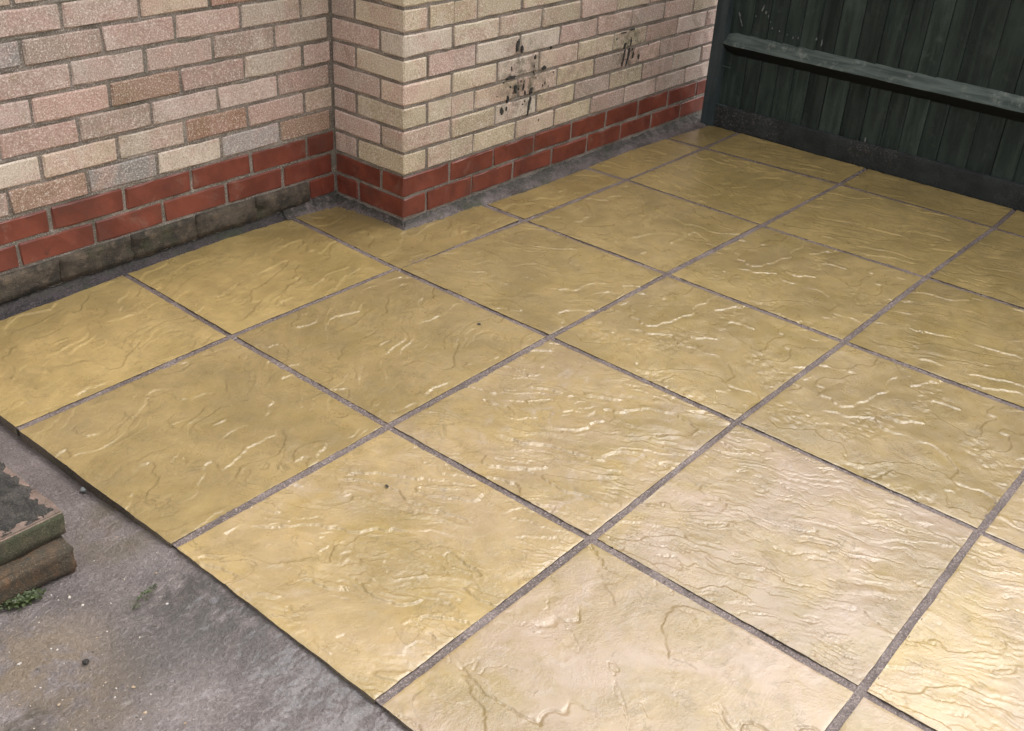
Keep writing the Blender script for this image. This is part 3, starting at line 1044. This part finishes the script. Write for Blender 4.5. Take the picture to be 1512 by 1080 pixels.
for q, (x, z, w, h, ln) in enumerate(TAR):
    blob('tar_splash', (x, -.0012, z), w * .95, h * 1.15, ln, q + 5, M['tar'], wall)
r_ = random.Random(77)
for q in range(30):
    if q < 20:
        x, z = r_.gauss(.58, .07), r_.gauss(.36, .06)
    else:
        x, z = r_.gauss(1.24, .05), r_.gauss(.38, .035)
    s = r_.uniform(.0025, .006)
    blob('tar_splash', (x, -.0012, z), s, s * r_.uniform(1, 2.6), .1, 200 + q, M['tar'], wall)

# ================================================================== fence
fence = tag(empty('board_fence', (1.8, -1.5, 0)), 'dark green upright board fence with a sloping rail and soil-splashed foot board', 'fence')


def fchild(name, me, mat, loc, smooth=False):
    o = link(name, me, mat, fence, smooth)
    o.location = Vector(loc) - fence.location
    return o


BX = 1.812
seams = [-.095, -.211, -.283, -.360, -.431, -.502, -.582, -.676, -.762, -.850, -.925, -1.004, -1.079, -1.193]
while seams[-1] > -3.5:
    seams.append(seams[-1] - rnd.uniform(.075, .098))
for q in range(len(seams) - 1):
    y1, y0 = seams[q], seams[q + 1]
    w = y1 - y0
    z0, z1 = .06 + rnd.uniform(0, .01), 1.80 + rnd.uniform(-.006, .006)
    lean = rnd.uniform(-.002, .002)
    # feather edge: thick side one way, thin side lapping the next
    off = rnd.uniform(-.0015, .0015)
    bm = bmesh.new()
    gap = rnd.choice([.0008, .0015, .0028])
    prof = [(BX + off, -w / 2 + gap), (BX + off + .0045, w / 2 - .0006), (BX + off + .016, w / 2 + .010), (BX + off + .018, -w / 2 + gap)]
    rows = []
    nz = 8
    for zz in range(nz + 1):
        z = z0 + (z1 - z0) * zz / nz
        wv = .0012 * math.sin(zz * 1.7 + q)
        rows.append([bm.verts.new((px + wv - BX, py + lean * (z - .3), z)) for px, py in prof])
    for zz in range(nz):
        for e in range(4):
            bm.faces.new((rows[zz][e], rows[zz][(e + 1) % 4], rows[zz + 1][(e + 1) % 4], rows[zz + 1][e]))
    bm.faces.new(rows[0])
    bm.faces.new(rows[-1])
    bmesh.ops.recalc_face_normals(bm, faces=bm.faces)
    me = bpy.data.meshes.new('board')
    bm.to_mesh(me)
    bm.free()
    fchild('board', me, M['board'], (BX, (y0 + y1) / 2, 0))


def arris(zc_, y0, y1, seed):
    """three-cornered rail: sloping weathered top, underside with shade painted in"""
    n = 90
    V, Q = [], []
    for q in range(n + 1):
        y = y0 + (y1 - y0) * q / n
        j1, j2 = .0012 * math.sin(q * .9 + seed) + .001 * float(pn(q * .35, seed, 2)), .0014 * float(pn(q * .5, seed, 5))
        taper = 1 if abs(y - y0) > .03 else .75
        V += [(.002, y, .045 * taper + j2), (-.040 * taper + j1, y, .0045 + j2), (-.045 * taper + j1, y, -.001 + j2), (-.040 * taper + j1, y, -.007 + j2), (.002, y, -.046 * taper)]
    for q in range(n):
        for e in range(4):
            a = q * 5 + e
            Q.append((a, a + 1, a + 6, a + 5))
    me = mesh_np('arris_rail', np.array(V, float), np.array(Q))
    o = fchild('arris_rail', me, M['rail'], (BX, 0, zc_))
    me.materials.append(M['under'])                     # near-black colour stands in for shade under the rail
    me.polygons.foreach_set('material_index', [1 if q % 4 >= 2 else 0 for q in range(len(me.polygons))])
    return o


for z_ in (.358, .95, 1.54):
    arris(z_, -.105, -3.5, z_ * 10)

# foot board
ys = np.linspace(-.095, -3.5, 520)
prof = [(.016, .0), (-.012, .0), (-.0125, .045), (-.0118, .088), (-.009, .0935), (-.002, .0945), (.016, .093)]
prof = [(.016, -.03), (-.012, -.03), (-.0125, .005), (-.0122, .03), (-.0125, .055), (-.0118, .086), (-.009, .0935), (-.002, .0945), (.016, .093)]
V = np.zeros((len(ys), len(prof), 3))
for q, (dx, z) in enumerate(prof):
    am = .0022 if 2 <= q <= 5 else .0006
    V[:, q, 0] = dx - am * np.clip(fbm(ys * 40, z * 60 + 3, 5, 4), -.3, 1)
    V[:, q, 1] = ys
    V[:, q, 2] = z + .0012 * fbm(ys * 12, q * .0, 8, 3)
Qf = grid_quads(len(ys), len(prof))
fchild('foot_board', mesh_np('foot_board', V.reshape(-1, 3), Qf), M['gboard'], (BX, 0, 0))

# post at the wall
bm = bmesh.new()
bmesh.ops.create_cube(bm, size=1, matrix=Matrix.Diagonal((.068, .060, 1.92, 1)))
bmesh.ops.bevel(bm, geom=[e for e in bm.edges if abs(e.verts[0].co.z - e.verts[1].co.z) > 1], offset=.004, segments=2, affect='EDGES')
me = bpy.data.meshes.new('post')
bm.to_mesh(me)
bm.free()
fchild('post', me, M['post'], (1.814, -.078, .93))
# a twisted splinter of cover strip and two nails beside the post
for z_, L_ in ((.262, .045), (.098, .05)):
    bm = bmesh.new()
    bmesh.ops.create_cone(bm, cap_ends=True, segments=8, radius1=.0022, radius2=.0022, depth=L_, matrix=Matrix.Rotation(math.pi / 2, 4, 'X'))
    me = bpy.data.meshes.new('nail')
    bm.to_mesh(me)
    bm.free()
    fchild('nail', me, M['post'], (1.792, -.130, z_))
# pale flakes stuck to boards and rail
SPL = [(-.144, .478, .010, .016, 1), (-.156, .452, .005, .040, 1), (-.247, .523, .012, .030, -.6), (-.262, .508, .012, .012, -.4), (-.276, .495, .006, .018, 0),
       (-.526, .436, .009, .030, 0), (-.500, .448, .010, .014, 0), (-.301, .452, .006, .008, 0), (-.335, .447, .008, .009, 0), (-.372, .440, .005, .006, 0),
       (-.400, .433, .006, .012, 0), (-.422, .436, .005, .010, 0), (-.29, .475, .004, .005, 0), (-.22, .486, .004, .006, 0), (-.788, .106, .010, .022, 0)]
for q, (y, z, w, h, ln) in enumerate(SPL):
    o = blob('mortar_splash', (0, 0, 0), w * .8, h * 1.1, ln * .5, 400 + q, M['splash'], fence, 'x', .001)
    o.location = Vector((BX - .002, y, z)) - fence.location

# ================================================================== low brick edging at the left
edg = tag(empty('brick_edging', (-1.70, -.60, -.02)), 'corner of a low two-course brick edging with blackened mossy top', 'brick edging')


def echild(name, me, mat, loc, rot=(0, 0, 0), smooth=False, algae=False):
    o = link(name, me, mat, edg, smooth)
    if algae:                                # algae on the face only, bare brick on top
        me.materials.append(M['edge_pink'])
        me.polygons.foreach_set('material_index', [1 if p_.normal.z > .5 else 0 for p_ in me.polygons])
    o.location = Vector(loc) - edg.location
    o.rotation_euler = rot
    return o


# lower course: front row then the return
echild('brick', worn_box('brick', (.215, .1025, .063), .006, 3, .0065), M['edge_low'], (-1.7085, -.6835, .0105), (0, 0, -.06), True)
echild('brick', worn_box('brick', (.1025, .215, .060), .008, 4, .003), M['edge_low'], (-1.655, -.510, .010), (0, 0, .01), True)
echild('brick', worn_box('brick', (.215, .1025, .060), .008, 5, .003), M['edge_low'], (-1.935, -.665, .010), (0, 0, -.04), True)
# upper course
echild('brick', worn_box('brick', (.215, .1025, .054), .003, 6, .0035), M['edge_top'], (-1.7025, -.6475, .0715), (0, 0, -.01), True, True)
echild('brick', worn_box('brick', (.1025, .215, .052), .0028, 7, .0018), M['edge_pink'], (-1.6475, -.484, .0705), (0, 0, .01), True)
echild('brick', worn_box('brick', (.1025, .215, .052), .0028, 9, .0018), M['edge_pink'], (-1.757, -.484, .0705), (0, 0, -.01), True)
echild('brick', worn_box('brick', (.215, .1025, .052), .0028, 8, .0018), M['edge_top'], (-1.925, -.643, .0705), (0, 0, .02), True)
# pale mortar smear along the top front arris, then the black moss blanket
def crust(name, x0, x1, y0, y1, zb, thick, seed, mat, thr, n=110):
    xs, ys = np.linspace(x0, x1, n), np.linspace(y0, y1, int(n * (y1 - y0) / (x1 - x0)))
    X, Y = np.meshgrid(xs, ys, indexing='ij')
    d = np.minimum(np.minimum(X - x0, x1 - X), np.minimum(Y - y0, y1 - Y))
    f = fbm(X * 22, Y * 22, seed, 5, .6) + 1.1 * sstep(d, 0, .028) - thr
    Z = zb - .003 + thick * np.clip(f, -.3, 1.0) + .0040 * fbm(X * 48, Y * 48, seed + 1, 5, .6)
    V = np.stack([X.ravel(), Y.ravel(), Z.ravel()], 1) - np.array(edg.location)
    o = link(name, mesh_np(name, V, grid_quads(*X.shape)), mat, edg, True)
    return o


crust('moss_blanket', -1.96, -1.599, -.693, -.37, .0990, .008, 51, M['moss'], -.10, 190)

# ================================================================== small things on the concrete
def pebble_mesh(bm, c, r, rr):
    m = Matrix.Translation(c) @ Matrix.Rotation(rr.uniform(0, 6), 4, 'Z') @ Matrix.Diagonal((r, r * rr.uniform(.6, .95), r * rr.uniform(.4, .7), 1))
    res = bmesh.ops.create_icosphere(bm, subdivisions=1, radius=1, matrix=m)
    for v in res['verts']:
        v.co += Vector([rr.uniform(-.18, .18) * r for _ in range(3)])


r_ = random.Random(5)
bm = bmesh.new()
n_p = 0
while n_p < 280:
    x, y = r_.uniform(-1.98, -1.47), r_.uniform(-1.2, -.35)
    keep = 1.0 if x < -1.62 and y < -.74 else .22
    if y < -.98 and x > -1.65:
        keep = .05
    if (x < -1.59 and y > -.75) or r_.random() > keep:
        continue
    rad = min(.0048, r_.lognormvariate(-6.35, .42))
    pebble_mesh(bm, (x, y, float(path_height(np.array([x]), np.array([y]))[0]) + rad * .25), rad, r_)
    n_p += 1
me = bpy.data.meshes.new('grit')
bm.to_mesh(me)
bm.free()
tag(link('grit', me, M['pebble']), 'scattered small stones and grit on the concrete', 'grit', kind='stuff')

# a glassy chip at the foot of the paving
bm = bmesh.new()
pebble_mesh(bm, (-1.466, -.521, -.016), .0085, random.Random(3))
me = bpy.data.meshes.new('stone_chip')
bm.to_mesh(me)
bm.free()
tag(link('stone_chip', me, M['splash']), 'pale angular stone chip at the foot of the paving edge', 'stone')
bm = bmesh.new()
pebble_mesh(bm, (-1.722, -.962, -.016), .0075, random.Random(8))
me = bpy.data.meshes.new('stone_chip')
bm.to_mesh(me)
bm.free()
tag(link('stone_chip', me, M['moss']), 'dark rounded pebble lying on the gritty concrete', 'stone')


for (x, y, rad, sd, lab) in ((-1.024, -.986, .0052, 4, 'tiny dark curled crumb on the slab nearest the concrete corner'),
                             (-.328, -.630, .0055, 6, 'tiny grey crumb on a slab in front of the house corner')):
    bm = bmesh.new()
    pebble_mesh(bm, (x, y, .002), rad, random.Random(sd))
    me = bpy.data.meshes.new('stone_chip')
    bm.to_mesh(me)
    bm.free()
    tag(link('stone_chip', me, M['moss']), lab, 'stone')


def weed(name, pts, n, size, seed, label):
    r = random.Random(seed)
    root = empty(name, (pts[0][0], pts[0][1], -.02))
    bm = bmesh.new()
    for _ in range(n):
        t = r.random() * (len(pts) - 1)
        k = int(t)
        a, b = pts[k], pts[min(k + 1, len(pts) - 1)]
        x = a[0] + (b[0] - a[0]) * (t - k) + r.gauss(0, .005)
        y = a[1] + (b[1] - a[1]) * (t - k) + r.gauss(0, .005)
        z = -.019 + r.uniform(0, .009)
        L, w, an, up = size * r.uniform(.5, 1.2), size * r.uniform(.2, .4), r.uniform(0, 6.28), r.uniform(-.1, .8)
        d = Vector((math.cos(an), math.sin(an), up)).normalized() * L
        s = Vector((-math.sin(an), math.cos(an), 0)) * w
        p = Vector((x, y, z)) - root.location
        vs = [bm.verts.new(q) for q in (p, p + d * .5 + s + Vector((0, 0, w * .3)), p + d, p + d * .5 - s + Vector((0, 0, w * .3)))]
        bm.faces.new((vs[0], vs[1], vs[2]))
        bm.faces.new((vs[0], vs[2], vs[3]))
    me = bpy.data.meshes.new('leaves')
    bm.to_mesh(me)
    bm.free()
    link('leaves', me, M['leaf'], root)
    tag(root, label, 'weed')


weed('weed', [(-1.750, -.738), (-1.725, -.746), (-1.695, -.748)], 260, .013, 3, 'small green weeds at the foot of the brick edging')
weed('weed', [(-1.592, -.905), (-1.572, -.896), (-1.548, -.892), (-1.535, -.886)], 70, .007, 9, 'thin line of dark moss in a crack of the concrete')
